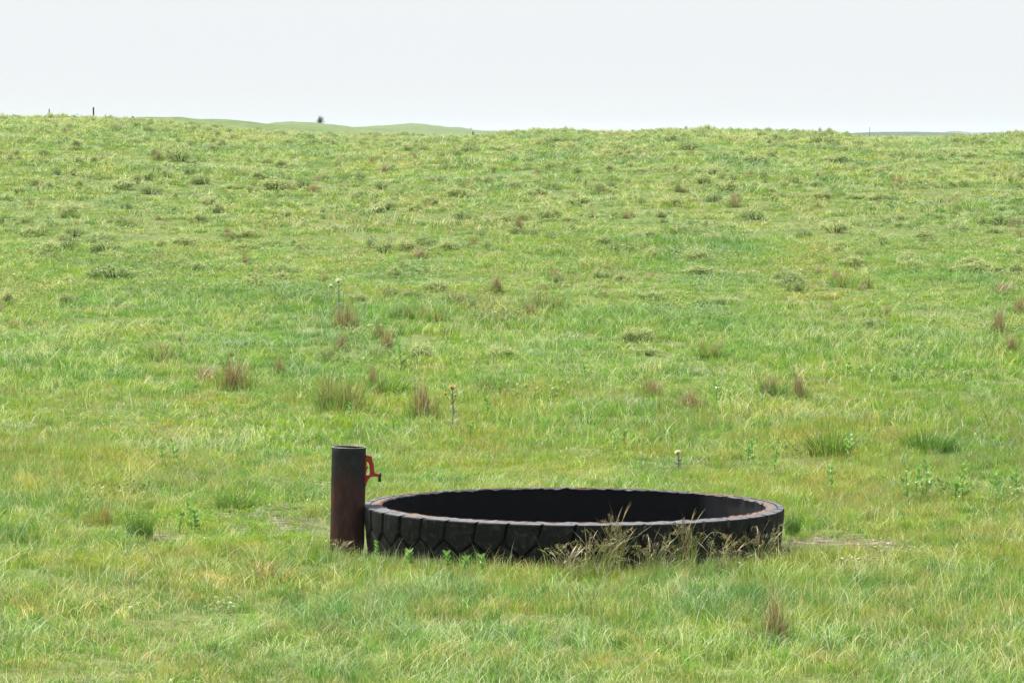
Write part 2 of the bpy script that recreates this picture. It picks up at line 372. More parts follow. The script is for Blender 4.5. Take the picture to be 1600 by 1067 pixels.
# ------------------------------------------------------------------ grass
GRN = [(.215, .38, .066), (.285, .43, .090), (.155, .29, .050)]
BLU = [(.17, .31, .10), (.23, .37, .145), (.13, .25, .08)]
YEL = [(.33, .43, .055), (.40, .48, .080), (.27, .40, .05)]
TAN = [(.44, .40, .18), (.52, .45, .25), (.38, .38, .14)]
AWN = [(.66, .66, .44), (.74, .72, .52), (.58, .62, .38)]
RED = [(.30, .20, .10), (.34, .24, .12)]
LIT = [(.42, .37, .24), (.50, .45, .31), (.34, .30, .19)]
LOD = [(1.22, 1.0), (.66, 1.6), (.46, 2.4)]
def patch(kind, seed, lod=0):
    r = np.random.default_rng(seed); g = Geo(); k, ww = LOD[lod]; R_ = .5
    def disc(n):
        a = r.uniform(0, 6.283, n); q = R_ * np.sqrt(r.uniform(0, 1, n)); return np.stack([q*np.cos(a), q*np.sin(a)], 1)
    def clumps(nc, nb, rad, h, w, lean, cols_, droop=.22, seg=3, **kw):
        nb = max(4, int(nb * k))
        for c in disc(nc):
            b_ = r.uniform(0, 6.283); L_ = r.uniform(0, .30); f = r.uniform(.6, 1.35)
            P = c + r.normal(0, rad * .55, (nb, 2))
            cc = np.array(cols_[r.integers(0, len(cols_))]) * r.uniform(.78, 1.2 - .08 * lod)
            blades(g, nb, rad, (h[0]*f, h[1]*f), (w[0]*ww, w[1]*ww), lean, [cc, cc * [1.12, 1.08, 1.0]], (L_*math.cos(b_), L_*math.sin(b_)), droop, seg, pos=P, r=r, **kw)
    W = (.0029, .0053)
    G, B, Y_, T_ = GRN, BLU, YEL, TAN
    def awns(n): clumps(n, 4 / k, .05, (.2, .36), (.0026, .0042), (.25, .9), AWN, .5, 6)
    if kind == 'green': clumps(13, 22, .09, (.07, .17), W, (.15, .8), G + G + Y_[:1] + B[:1] + T_[:1]); awns(3)
    elif kind == 'blue': clumps(13, 22, .09, (.07, .18), W, (.15, .8), B + B + G[:1] + AWN[:1]); awns(4)
    elif kind == 'yellow': clumps(13, 21, .09, (.06, .16), W, (.15, .8), Y_ + Y_ + G + T_[:1]); awns(2)
    elif kind == 'stem':
        clumps(10, 20, .09, (.06, .14), W, (.15, .7), Y_ + G[:2] + T_[:1])
        clumps(9, 10, .10, (.14, .25), (.0026, .0044), (.05, .3), Y_[:2] + T_ + RED[:1], .06, tip=(.46, .33, .18))
    elif kind == 'awn': clumps(10, 20, .09, (.07, .17), W, (.15, .8), G + B + T_[:1]); awns(11)
    elif kind == 'litter':
        clumps(8, 16, .09, (.05, .13), W, (.2, .9), G + Y_); clumps(8, 18, .09, (.05, .15), W, (.5, 1.8), LIT + T_ + AWN, .5)
    elif kind == 'short':
        clumps(12, 16, .08, (.03, .08), W, (.3, 1.2), Y_ + G + LIT[:1])
        m = 110; q = disc(m); P = np.concatenate([q, r.uniform(.01, .06, (m, 1))], 1)
        C = np.array([(.20, .37, .07), (.26, .42, .09)])[r.integers(0, 2, m)] * r.uniform(.8, 1.2, (m, 1))
        leaves(g, P, r.normal(size=(m, 3)) * [1, 1, .4] + [0, 0, .5], r.uniform(.02, .04, m), r.uniform(.01, .02, m), C, r=r)
    elif kind == 'leafy':
        clumps(9, 18, .09, (.06, .14), W, (.15, .8), G + B[:1] + AWN[:1])
        for c in disc(7):
            m = int(30 * (k + .2)); q = c + r.normal(0, .06, (m, 2)); hh = r.uniform(.03, .17, m)
            cc = np.array([(.35, .40, .18), (.41, .44, .25), (.22, .32, .10), (.28, .35, .12)])[r.integers(0, 4)]
            P = np.concatenate([q, hh[:, None]], 1)
            leaves(g, P, r.normal(size=(m, 3)) * [1, 1, .5] + [0, 0, .6], r.uniform(.025, .045, m) * (1 + .3*lod), r.uniform(.016, .026, m) * (1 + .4*lod), cc * r.uniform(.75, 1.15, (m, 1)), r=r)
    return bpy.data.objects.new('grass_patch', g.mesh('grass_patch', M_GRASS))
KINDS = ['green', 'blue', 'yellow', 'stem', 'awn', 'litter', 'short', 'leafy']
SRC = [patch(kk_, 100 + 50 * l_ + i, l_) for l_ in range(3) for i, kk_ in enumerate(KINDS)]

def scatter_object(name, P, rot, scl, idx, sources):
    me = bpy.data.meshes.new(name); me.vertices.add(len(P)); me.vertices.foreach_set('co', P.astype(np.float32).ravel())
    a = me.attributes.new('rot', 'FLOAT_VECTOR', 'POINT'); a.data.foreach_set('vector', rot.astype(np.float32).ravel())
    a = me.attributes.new('scl', 'FLOAT_VECTOR', 'POINT'); a.data.foreach_set('vector', scl.astype(np.float32).ravel())
    a = me.attributes.new('idx', 'INT', 'POINT'); a.data.foreach_set('value', idx.astype(np.int32))
    o = link(name, me)
    ng = bpy.data.node_groups.new(name, 'GeometryNodeTree')
    ng.interface.new_socket('Geometry', in_out='INPUT', socket_type='NodeSocketGeometry')
    ng.interface.new_socket('Geometry', in_out='OUTPUT', socket_type='NodeSocketGeometry')
    gi = ng.nodes.new('NodeGroupInput'); go = ng.nodes.new('NodeGroupOutput'); jn = ng.nodes.new('GeometryNodeJoinGeometry')
    def named(nm, dt):
        n = ng.nodes.new('GeometryNodeInputNamedAttribute'); n.data_type = dt; n.inputs['Name'].default_value = nm
        return next(s for s in n.outputs if s.enabled and s.name == 'Attribute')
    ai, ar, asc = named('idx', 'INT'), named('rot', 'FLOAT_VECTOR'), named('scl', 'FLOAT_VECTOR')
    e2r = ng.nodes.new('FunctionNodeEulerToRotation'); ng.links.new(ar, e2r.inputs[0])
    for k, s in enumerate(sources):
        if not (idx == k).any(): continue
        oi = ng.nodes.new('GeometryNodeObjectInfo'); oi.inputs['Object'].default_value = s; oi.inputs['As Instance'].default_value = True
        cmp_ = ng.nodes.new('FunctionNodeCompare'); cmp_.data_type = 'INT'; cmp_.operation = 'EQUAL'
        ins = [x for x in cmp_.inputs if x.enabled]
        ng.links.new(ai, ins[0]); ins[1].default_value = k
        ip = ng.nodes.new('GeometryNodeInstanceOnPoints')
        ng.links.new(gi.outputs[0], ip.inputs['Points']); ng.links.new(cmp_.outputs[0], ip.inputs['Selection'])
        ng.links.new(oi.outputs['Geometry'], ip.inputs['Instance']); ng.links.new(e2r.outputs[0], ip.inputs['Rotation']); ng.links.new(asc, ip.inputs['Scale'])
        ng.links.new(ip.outputs[0], jn.inputs[0])
    ng.links.new(jn.outputs[0], go.inputs[0])
    md = o.modifiers.new('scatter', 'NODES'); md.node_group = ng
    return o

# points over the wedge the photograph sees, with a margin for a step aside
def wedge_points(y0, y1, dens):
    n = int((.5 * (y1**2 - y0**2) * .246 + 5 * (y1 - y0)) * dens)
    y = np.sqrt(rng.uniform(y0**2, y1**2, n * 2)); x = rng.uniform(-1, 1, n * 2) * (.123 * y1 + 2.5)
    k = np.abs(x) < .123 * y + 2.5
    return x[k], y[k]
pts = [wedge_points(24, 48, 6.0), wedge_points(48, 80, 5.0), wedge_points(80, 175, 3.6)]
px_, py_ = np.concatenate([p[0] for p in pts]), np.concatenate([p[1] for p in pts])
b = bareness(px_, py_)
dt = np.hypot(px_ - TC.x, py_ - TC.y)
PIPE = Vector(((541 - 800) / F * 36.3, 36.3, 0))
keep = (dt > TR + .30) & (np.hypot(px_ - PIPE.x, py_ - PIPE.y) > .42)
near = (dt < TR + .75)
keep &= rng.uniform(0, 1, len(px_)) > np.clip(b * 1.1 - .2, 0, .8)
rg = np.random.default_rng(77); m_r = 420
ta = rg.uniform(math.pi, 2*math.pi, m_r); tr_ = TR + rg.uniform(.09, .55, m_r)
rx, ry = TC.x + tr_*np.cos(ta), TC.y + tr_*np.sin(ta)
n0 = len(px_); px_ = np.concatenate([px_, rx]); py_ = np.concatenate([py_, ry])
b = bareness(px_, py_); dt = np.hypot(px_ - TC.x, py_ - TC.y); near = dt < TR + .75
ring = np.arange(len(px_)) >= n0
keep = np.concatenate([keep, np.hypot(rx - PIPE.x, (ry - PIPE.y + .3) * .6) > .28])
# image row of the ground point, used to lay out the zones of the meadow
pz_ = ground(px_, py_)
row = HZ + F * (CAMH - pz_) / py_; colm = 800 + F * px_ / py_
w = {}
z1, z2, z3, z4 = NC1(px_, py_), NC2(px_, py_), NC3(px_, py_), NC4(px_, py_)
S = lambda a, b_, v: sstep(a, b_, v)
band = S(590, 640, row) * (1 - S(700, 780, row))                       # reddish yellow strip
rightzone = S(560, 700, row) * (1 - S(880, 960, row)) * S(1000, 1350, colm)
fore = S(860, 960, row)
hill = 1 - S(430, 560, row)
w['green'] = 1.25 + .5 * z1 - .3 * hill
w['blue'] = .32 + 1.2 * np.exp(-((row - (520 + colm * .42)) / 38) ** 2) * (1 - S(380, 520, colm)) + .55 * z2 + .5 * z3 + .35 * (1 - S(0, 700, colm)) * fore
w['yellow'] = .2 - .12 * hill + .4 * z1 + 1.0 * S(560, 640, row) * (1 - S(860, 930, row)) + .5 * rightzone
w['stem'] = -.1 + .35 * z2 + 2.4 * band * S(-.6, .6, z1 + .4) + 1.5 * rightzone + .35 * hill
w['awn'] = .25 + .55 * z2 - .2 * z3 + .45 * fore + .15 * (1 - S(500, 800, row))
w['litter'] = 4.5 * np.exp(-((row - 892) / 24) ** 2 - ((colm - 1120) / 220) ** 2) + 2.5 * np.exp(-((row - 895) / 25) ** 2 - ((colm - 480) / 60) ** 2) - .35 + .5 * z4 + .45 * z2 + .25 * hill
w['short'] = -.9 + 5.0 * b + 3.2 * S(760, 800, row) * (1 - S(850, 880, row)) * (1 - S(480, 560, colm)) * S(150, 250, colm)
w['leafy'] = -.75 + .9 * z2 + .6 * z1 + 1.0 * hill
Wt = np.stack([np.clip(w[k], 0.0, 5) for k in KINDS], 1)
cs = np.cumsum(Wt, 1); u = rng.uniform(0, 1, len(px_)) * cs[:, -1]
idx = (u[:, None] > cs).sum(1)
idx = np.where(near & (idx != 6), rng.choice([2, 3, 5, 0], len(idx)), idx)
idx = idx + np.where(py_ > 82, 16, np.where(py_ > 46, 8, 0))
hs = .80 - .05 * hill + .2 * z3 + .25 * z4 * .6
hs = hs * (1 - .45 * np.clip(b * 1.5, 0, 1)) * np.where(near, .8, 1)
hs = hs * (1 + .15 * fore) * (1 - .25 * S(740, 790, row) * (1 - S(850, 880, row)) * S(120, 220, colm) * (1 - S(480, 560, colm)))
hs = hs * (1 - .3 * hill)
hs = np.clip(hs, .3, 1.4)
hs = hs * (1 - .45 * np.exp(-(((px_ - PIPE.x) / .5) ** 2 + ((py_ - PIPE.y + .9) / 1.0) ** 2)))
hs = np.where(ring, rg.uniform(.6, 1.05, len(hs)), hs)
idx = np.where(ring, 16 + idx % 8, idx)
sw = np.where(ring, .34, np.where(dt < TR + .62, .55, 1.0)) * rng.uniform(.85, 1.2, len(px_))
scl = np.stack([sw, sw, hs * rng.uniform(.8, 1.2, len(px_))], 1)
rot = np.stack([rng.normal(0, .06, len(px_)), rng.normal(0, .06, len(px_)), rng.uniform(-3.14, 3.14, len(px_))], 1)
Pn = np.stack([px_, py_, pz_], 1)
# ------------------------------------------------------------------ tyre tank
tyre = empty('tyre_tank', TC)
tyre.rotation_euler = (0, math.radians(.35), 0)
tag(tyre, 'huge cut black tractor tyre lying flat in the grass as a stock tank', 'tyre')
ZT = .425
def outer_r(z): return TR - .045 * max(0.0, 1 - z / ZT) ** 1.3
nA = 720; a = np.linspace(0, 2*np.pi, nA, endpoint=False)
def ringnoise(seed, k0, k1, n=14):
    r = np.random.default_rng(seed); v = 0
    for _ in range(n): v = v + np.sin(a * r.integers(k0, k1) + r.uniform(0, 6.28))
    return v / math.sqrt(n)
j1, j2_, j3 = ringnoise(1, 20, 90), ringnoise(2, 60, 240), ringnoise(3, 3, 12)
RI = TR - .155
prof = [  # radius, z, rust
    (RI + .02 + 0*a, -.12 + 0*a, 0), (RI + .01 + .003*j3, .15 + 0*a, 0), (RI + .003*j3, ZT - .10 + 0*a, 0), (RI - .004 + .003*j1, ZT - .030 + .002*j1, 0),
    (RI - .012 + .005*j1 + .003*j2_, ZT - .006 + .004*j1 + .003*j2_, .3), (RI + .012 + .006*j2_, ZT + .006 + .004*j1 + .002*j2_, .62), (RI + .040 + .004*j1, ZT + .003 + .002*j1, .58 ),
    (RI + .065 + .003*j1, ZT - .002 + .0015*j2_, .30), (TR - .068 + 0*a, ZT - .004 + .001*j1, 0), (TR - .060 + 0*a, ZT - .012 + 0*a, 0),
    (np.full(nA, outer_r(.3) - .060), .3 + 0*a, 0), (np.full(nA, outer_r(0) - .055), -.12 + 0*a, 0)]
V = []; T = []
for k_, (r_, z_, ru) in enumerate(prof):
    V.append(np.stack([r_*np.cos(a), r_*np.sin(a), z_], 1)); rn = np.clip(ru - .27 + (.20*j3 + .24 * np.abs(np.cos(a)) ** 3 - .10 * (np.sin(a) < -.5)) * (ru > 0), 0, 1)
    sunlit = ((np.mod(a + math.pi, 2*math.pi) - math.pi) < math.radians(47)) & ((np.mod(a + math.pi, 2*math.pi) - math.pi) > math.radians(-50)) & (np.min(np.asarray(z_)) > -.13) & (k_ < 4)
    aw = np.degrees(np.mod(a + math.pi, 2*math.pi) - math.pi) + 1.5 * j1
    soft = np.clip((48 - aw) / 7, 0, 1) * np.clip((aw + 50) / 8, 0, 1) * (.80 + .12 * j3)  # sunlight painted into the tint: paler along the inner wall's sunlit arc
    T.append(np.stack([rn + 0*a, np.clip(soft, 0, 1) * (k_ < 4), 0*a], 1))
V = np.concatenate(V); T = np.concatenate(T)
Q = []; MI = []
for k in range(len(prof) - 1):
    i = np.arange(nA); i2 = (i + 1) % nA
    Q.append(np.stack([k*nA + i, (k+1)*nA + i, (k+1)*nA + i2, k*nA + i2], 1)); MI.append(np.full(nA, 1 if 4 <= k <= 7 else 0))
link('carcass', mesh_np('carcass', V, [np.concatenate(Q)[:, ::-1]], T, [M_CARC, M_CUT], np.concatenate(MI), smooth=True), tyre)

NB = 40; s_ = .16; zm, zl = .60, .33
def blockpoly(k):
    up_ = [(k, 1.0), (k+1, 1.0), (k+1-s_, zm), (k+.5-s_, zl), (k-s_, zm)]
    lo_ = [(k-s_, zm), (k+.5-s_, zl), (k+.5-1.6*s_, -.25), (k-.5-1.6*s_, -.25), (k-.5-s_, zl)]
    return up_, lo_
V = []; faces = []; mi = []
pw = 2 * math.pi * TR / NB
rb = random.Random(3)
for k in range(NB):
    for kind, poly in enumerate(blockpoly(k)):
        P = [Vector((p[0] * pw, p[1] * ZT)) for p in poly]
        cen = sum(P, Vector((0, 0))) / len(P)
        g_ = .0135 + rb.uniform(-.004, .004)
        P = [q_ + Vector((rb.uniform(-.004, .004) if q_.y > ZT - .02 else rb.uniform(-.012, .012), rb.uniform(-.012, .012) if .0 < q_.y < ZT - .02 else 0)) for q_ in P]
        def inset(P, d):
            out = []
            n = len(P)
            ar = sum(P[i].x*P[(i+1) % n].y - P[(i+1) % n].x*P[i].y for i in range(n))
            sg = 1 if ar > 0 else -1
            for i in range(n):
                a0, b0, c0 = P[i-1], P[i], P[(i+1) % n]
                e1 = (b0-a0).normalized(); e2 = (c0-b0).normalized()
                n1 = Vector((-e1.y, e1.x)) * sg; n2 = Vector((-e2.y, e2.x)) * sg
                m_ = (n1+n2); m_ = m_ / max(.35, m_.dot(n1)) 
                out.append(b0 + m_ * d)
            return out
        base = inset(P, g_); mid = inset(P, g_ + .001); top = inset(P, g_ + .010)
        if kind == 0:
            for L_ in (base, mid, top):
                for q in (0, 1): L_[q].y = ZT + (0 if L_ is not top else -.010) + rb.uniform(-.0015, .001)
        # refine edges along the circumference
        def refine(L_):
            out = []
            for i in range(len(L_)):
                p, q = L_[i], L_[(i+1) % len(L_)]
                for t in (0, .34, .67): out.append(p.lerp(q, t))
            return out
        dr0 = rb.uniform(-.006, .004)
        rings = [(refine(base), -.062), (refine(mid), -.007 + dr0), (refine(top), 0 + dr0)]
        i0 = len(V); n = len(rings[0][0])
        for (L_, dr) in rings:
            for p in L_:
                an = p.x / TR; r_ = outer_r(max(0, p.y)) + dr + rb.uniform(-.0015, .0015)
                V.append((r_*math.cos(an), r_*math.sin(an), p.y - (.004 if dr > -.05 and p.y > ZT - .02 else 0)))
        for q in range(2):
            for i in range(n):
                faces.append((i0+q*n+i, i0+q*n+(i+1) % n, i0+(q+1)*n+(i+1) % n, i0+(q+1)*n+i))
                mi.append(1 if (kind == 0 and q == 0 and i < 3) else 0)
        an = sum((p.x for p in rings[2][0])) / n / TR; zc = sum(p.y for p in rings[2][0]) / n; r_ = outer_r(max(0, zc)) + dr0 + .004
        V.append((r_*math.cos(an), r_*math.sin(an), zc)); c_ = len(V) - 1
        for i in range(n): faces.append((i0+2*n+i, i0+2*n+(i+1) % n, c_)); mi.append(0)
me = bpy.data.meshes.new('tread'); me.from_pydata(V, [], faces); me.materials.append(M_TREAD); me.materials.append(M_CUT)
for p, m_ in zip(me.polygons, mi): p.material_index = m_
import bmesh
bm = bmesh.new(); bm.from_mesh(me); bmesh.ops.recalc_face_normals(bm, faces=bm.faces); bm.to_mesh(me); bm.free()
link('tread', me, tyre)
# frayed rusty wires of the belt standing out of the cut
g = Geo(); rw = random.Random(8); pts_ = []
for q in range(900):
    an_ = 6.28318 * 3 * q / 900
    r_ = RI + .004 + .008 * (q // 300) + .007 * math.sin(q * 1.7) + .006 * rw.uniform(-1, 1)
    pts_.append((r_*math.cos(an_), r_*math.sin(an_), ZT + .003 + .004 * math.sin(q * .9 + 2 * math.sin(q * .13)) + rw.uniform(-.003, .003)))
tube(g, pts_, .0017, (1, 1, 1), 4)
link('belt_wire', g.mesh('belt_wire', M_WIRE), tyre)
# water standing in the tank
m_, nt, out = newmat('tank_water')
bs = nd(nt, 'ShaderNodeBsdfPrincipled'); bs.inputs['Base Color'].default_value = (.012, .018, .012, 1); bs.inputs['Roughness'].default_value = .06
tc = nd(nt, 'ShaderNodeTexCoord'); bp = nd(nt, 'ShaderNodeBump'); bp.inputs['Strength'].default_value = .05
nt.links.new(noise(nt, tc.outputs['Object'], 5), bp.inputs['Height']); nt.links.new(bp.outputs[0], bs.inputs['Normal']); nt.links.new(bs.outputs[0], out.inputs[0])
k = 96; an = np.linspace(0, 6.28318, k, endpoint=False)
V = np.concatenate([np.stack([(RI+.011)*np.cos(an), (RI+.011)*np.sin(an), 0*an + .05], 1), [[0, 0, .05]]])
wt = link('water', mesh_np('water', V, [np.stack([np.arange(k), (np.arange(k)+1) % k, np.full(k, k)], 1)], None, [m_]), None, TC + Vector((0, 0, .02)))
tag(wt, kind='structure')

# ------------------------------------------------------------------ well pipe
pipe = empty('well_pipe', PIPE)
pipe.rotation_euler = (0, math.radians(1.2), 0)
tag(pipe, 'upright open steel pipe, dark grey fading to rusty maroon, beside the tyre', 'pipe')
RO, RN, HP = .150, .140, .945
k = 72; an = np.linspace(0, 6.28318, k, endpoint=False); rp = np.random.default_rng(4)
nz = .0006 * np.sin(an * 3 + 1)
prof = [(RN, .02), (RN, HP-.004), (RN+.002, HP), (RO-.003, HP), (RO, HP-.004), (RO, HP-.05), (RO+.001, HP*.6), (RO, HP*.3), (RO+.001, -.15)]
V = np.concatenate([np.stack([(r_+nz)*np.cos(an), (r_+nz)*np.sin(an), 0*an + z_ + (nz*1.5 if z_ > HP-.01 else 0)], 1) for r_, z_ in prof])
Q = []; MI = []
for q in range(len(prof)-1):
    i = np.arange(k); i2 = (i+1) % k
    Q.append(np.stack([q*k+i, q*k+i2, (q+1)*k+i2, (q+1)*k+i], 1)); MI.append(np.full(k, 1 if q in (1, 2, 3) else 0))
link('pipe_casing', mesh_np('pipe_casing', V, [np.concatenate(Q)], None, [M_PIPE, M_RIM], np.concatenate(MI), smooth=True), pipe)
# red cast bracket; outline read in the plane of the photograph, then given its real thickness
u_ = 36.3 / F / 10.67
def bp_(zx, zy):   # zoomed crop coordinates -> pipe space
    X_ = 500 + zx / 10.67; Y_ = 680 + zy / 10.67
    return ((X_ - 543) * 36.3 / F - .004, (866 - Y_) * 36.3 / F)
def slab(bm, poly, t):
    pts = [bp_(*p) for p in poly]
    f = [bm.verts.new((x, -t/2, z)) for x, z in pts]; b_ = [bm.verts.new((x, t/2, z)) for x, z in pts]
    bm.faces.new(f); bm.faces.new(b_[::-1])
    for i in range(len(f)): bm.faces.new((f[i], b_[i], b_[(i+1) % len(f)], f[(i+1) % len(f)]))
bm = bmesh.new()
slab(bm, [(738, 322), (848, 325), (862, 380), (868, 430), (800, 440), (785, 425), (738, 440)], .040)
slab(bm, [(797, 431), (870, 425), (892, 480), (899, 612), (892, 656), (818, 646), (824, 560), (818, 490)], .034)
slab(bm, [(738, 648), (800, 652), (830, 634), (884, 640), (900, 668), (858, 672), (820, 700), (785, 755), (770, 800), (762, 835), (735, 835)], .046)
slab(bm, [(738, 430), (770, 430), (768, 520), (790, 500), (800, 515), (772, 560), (764, 600), (766, 655), (738, 655)], .026)
slab(bm, [(728, 300), (758, 300), (758, 850), (728, 850)], .075)
bmesh.ops.recalc_face_normals(bm, faces=bm.faces)
bmesh.ops.bevel(bm, geom=list(bm.edges), offset=.0025, segments=1, affect='EDGES')
me = bpy.data.meshes.new('bracket'); bm.to_mesh(me); bm.free(); me.materials.append(M_RED)
br = link('bracket', me, pipe)
g = Geo()
pp = [bp_(870, 632), bp_(920, 640), bp_(962, 644), bp_(985, 652)]
tube(g, [(x, 0, z) for x, z in pp], [.0165, .0145, .0140, .0145], (1, 1, 1), 14)
link('spout_arm', g.mesh('spout_arm', M_RED, True), br)
g = Geo()
pp = [bp_(990, 752), bp_(988, 700), bp_(990, 655), bp_(1000, 625), bp_(1004, 604)]
tube(g, [(x, 0, z) for x, z in pp], [.0135, .0125, .0135, .0075, .005], (1, 1, 1), 14)
link('spout', g.mesh('spout', M_IRON, True), br)
for (zx, zy) in ((756, 330), (756, 815)):
    x, z = bp_(zx, zy); g = Geo()
    tube(g, [(x, -.052, z), (x, -.030, z)], .008, (1, 1, 1), 6)
    link('bolt', g.mesh('bolt', M_IRON), br)

# ------------------------------------------------------------------ grass tufts that stand out
def tuft_mesh(kind, seed):
    r = np.random.default_rng(seed); g = Geo()
    if kind == 'brown':
        BR = [(.34, .235, .13), (.44, .33, .19), (.23, .15, .09), (.54, .44, .27)]
        for c in [(0, 0)] + [tuple(r.uniform(-.22, .22, 2)) for _ in range(4)]:
            n_ = 110 if c == (0, 0) else 34; q = np.array(c) + r.normal(0, .095, (n_, 2)); f_ = 1.0 if c == (0, 0) else r.uniform(.45, .85)
            ln = c if c != (0, 0) else r.uniform(-.15, .15, 2)
            blades(g, n_, .12, (.30*f_, 1.05*f_), (.011, .020), (.05, .55), BR, (ln[0] + .06, ln[1]), .08, 5, pos=q, r=r)
        blades(g, 150, .46, (.2, .6), (.013, .022), (.2, .6), GRN + TAN[:1], (.12, 0), .2, 4, spread=.3, r=r)
    elif kind == 'mixed':
        BR = [(.36, .26, .15), (.46, .37, .22), (.27, .21, .11)]
        for c in [tuple(r.uniform(-.3, .3, 2)) for _ in range(6)]:
            q = np.array(c) + r.normal(0, .06, (34, 2)); f_ = r.uniform(.5, 1.0)
            blades(g, 34, .12, (.30*f_, 1.0*f_), (.010, .018), (.08, .45), BR, (c[0]*.8 + .06, c[1]*.5), .1, 5, pos=q, r=r)
        blades(g, 230, .48, (.2, .65), (.013, .022), (.2, .6), GRN + BLU, (.15, 0), .2, 4, spread=.3, r=r)
    elif kind == 'green':
        blades(g, 420, .45, (.35, 1.0), (.013, .022), (.08, .4), [(.10, .21, .035), (.13, .25, .04), (.16, .28, .05)], (.1, 0), .15, 5, spread=.5, r=r)
        blades(g, 60, .42, (.3, .9), (.01, .016), (.2, .5), TAN, (.1, 0), .2, 5, spread=.4, r=r)
    elif kind == 'straw':
        for q in range(17):
            bx, by = r.normal(0, .16, 2); hh = r.uniform(.55, 1.0); dx, dy = r.normal(0, .42) * hh, r.normal(-.05, .2) * hh
            ps = [(bx + dx*t**1.8, by + dy*t**1.8, hh * (t - .30*t**4)) for t in np.linspace(0, 1, 9)]
            cc = np.array((LIT + TAN)[r.integers(0, 6)]) * r.uniform(.7, 1.0)
            tube(g, ps, [.0045 - .0004*k for k in range(9)], cc, 3, False)
            m = 16; tt = r.uniform(.66, 1.0, m)
            P = np.stack([bx + dx*tt**1.8, by + dy*tt**1.8, hh * (tt - .30*tt**4)], 1)
            Nn = np.stack([r.normal(np.sign(dx)*.5, .6, m), r.normal(0, .5, m), r.normal(-.35, .45, m)], 1)
            leaves(g, P, Nn, r.uniform(.05, .11, m), r.uniform(.006, .012, m), cc * r.uniform(.75, 1.2, (m, 1)) * [.96, .92, .92], r=r)
        blades(g, 40, .30, (.4, 1.05), (.005, .009), (.3, 1.0), LIT + TAN + RED, (.2, -.05), .40, 9, spread=.4, r=r, headw=.012)
        blades(g, 60, .34, (.3, .8), (.007, .012), (.3, .7), GRN + YEL[:1], (.2, 0), .35, 6, spread=.3, r=r)
        blades(g, 60, .36, (.2, .5), (.006, .011), (.6, 1.8), LIT, (.1, 0), .6, 6, r=r)
    return g.mesh('grass_tuft', M_DRY if kind in ('brown', 'straw') else M_GRASS)
TM = {k: [tuft_mesh(k, 300 + 10 * i + j) for j in range(3)] for i, k in enumerate(('brown', 'mixed', 'green', 'straw'))}
cnt = {}
def tuft(kind, X_, Y_, wpx, hpx, label, group=None):
    p = at(X_, Y_); i = cnt.get(kind, 0); cnt[kind] = i + 1
    o = link('grass_tuft', TM[kind][i % 3], None, p)
    sc = p.y / F
    kb = 1.42 if kind in ('brown', 'mixed') else 1.0
    o.scale = (wpx * sc / .95 * kb, wpx * sc / .95 * .9 * kb, hpx * sc * (1.12 if kb == 1 else 1.25) + .07)
    o.rotation_euler = (0, 0, rng.normal(0, .7))
    o.location.z -= .01
    return tag(o, label, 'grass tuft', group or {'brown': 'dry brown bunchgrass tufts', 'mixed': 'half dry grass tufts', 'green': 'lush green grass tufts', 'straw': 'straw coloured grass clumps at the tyre'}[kind])
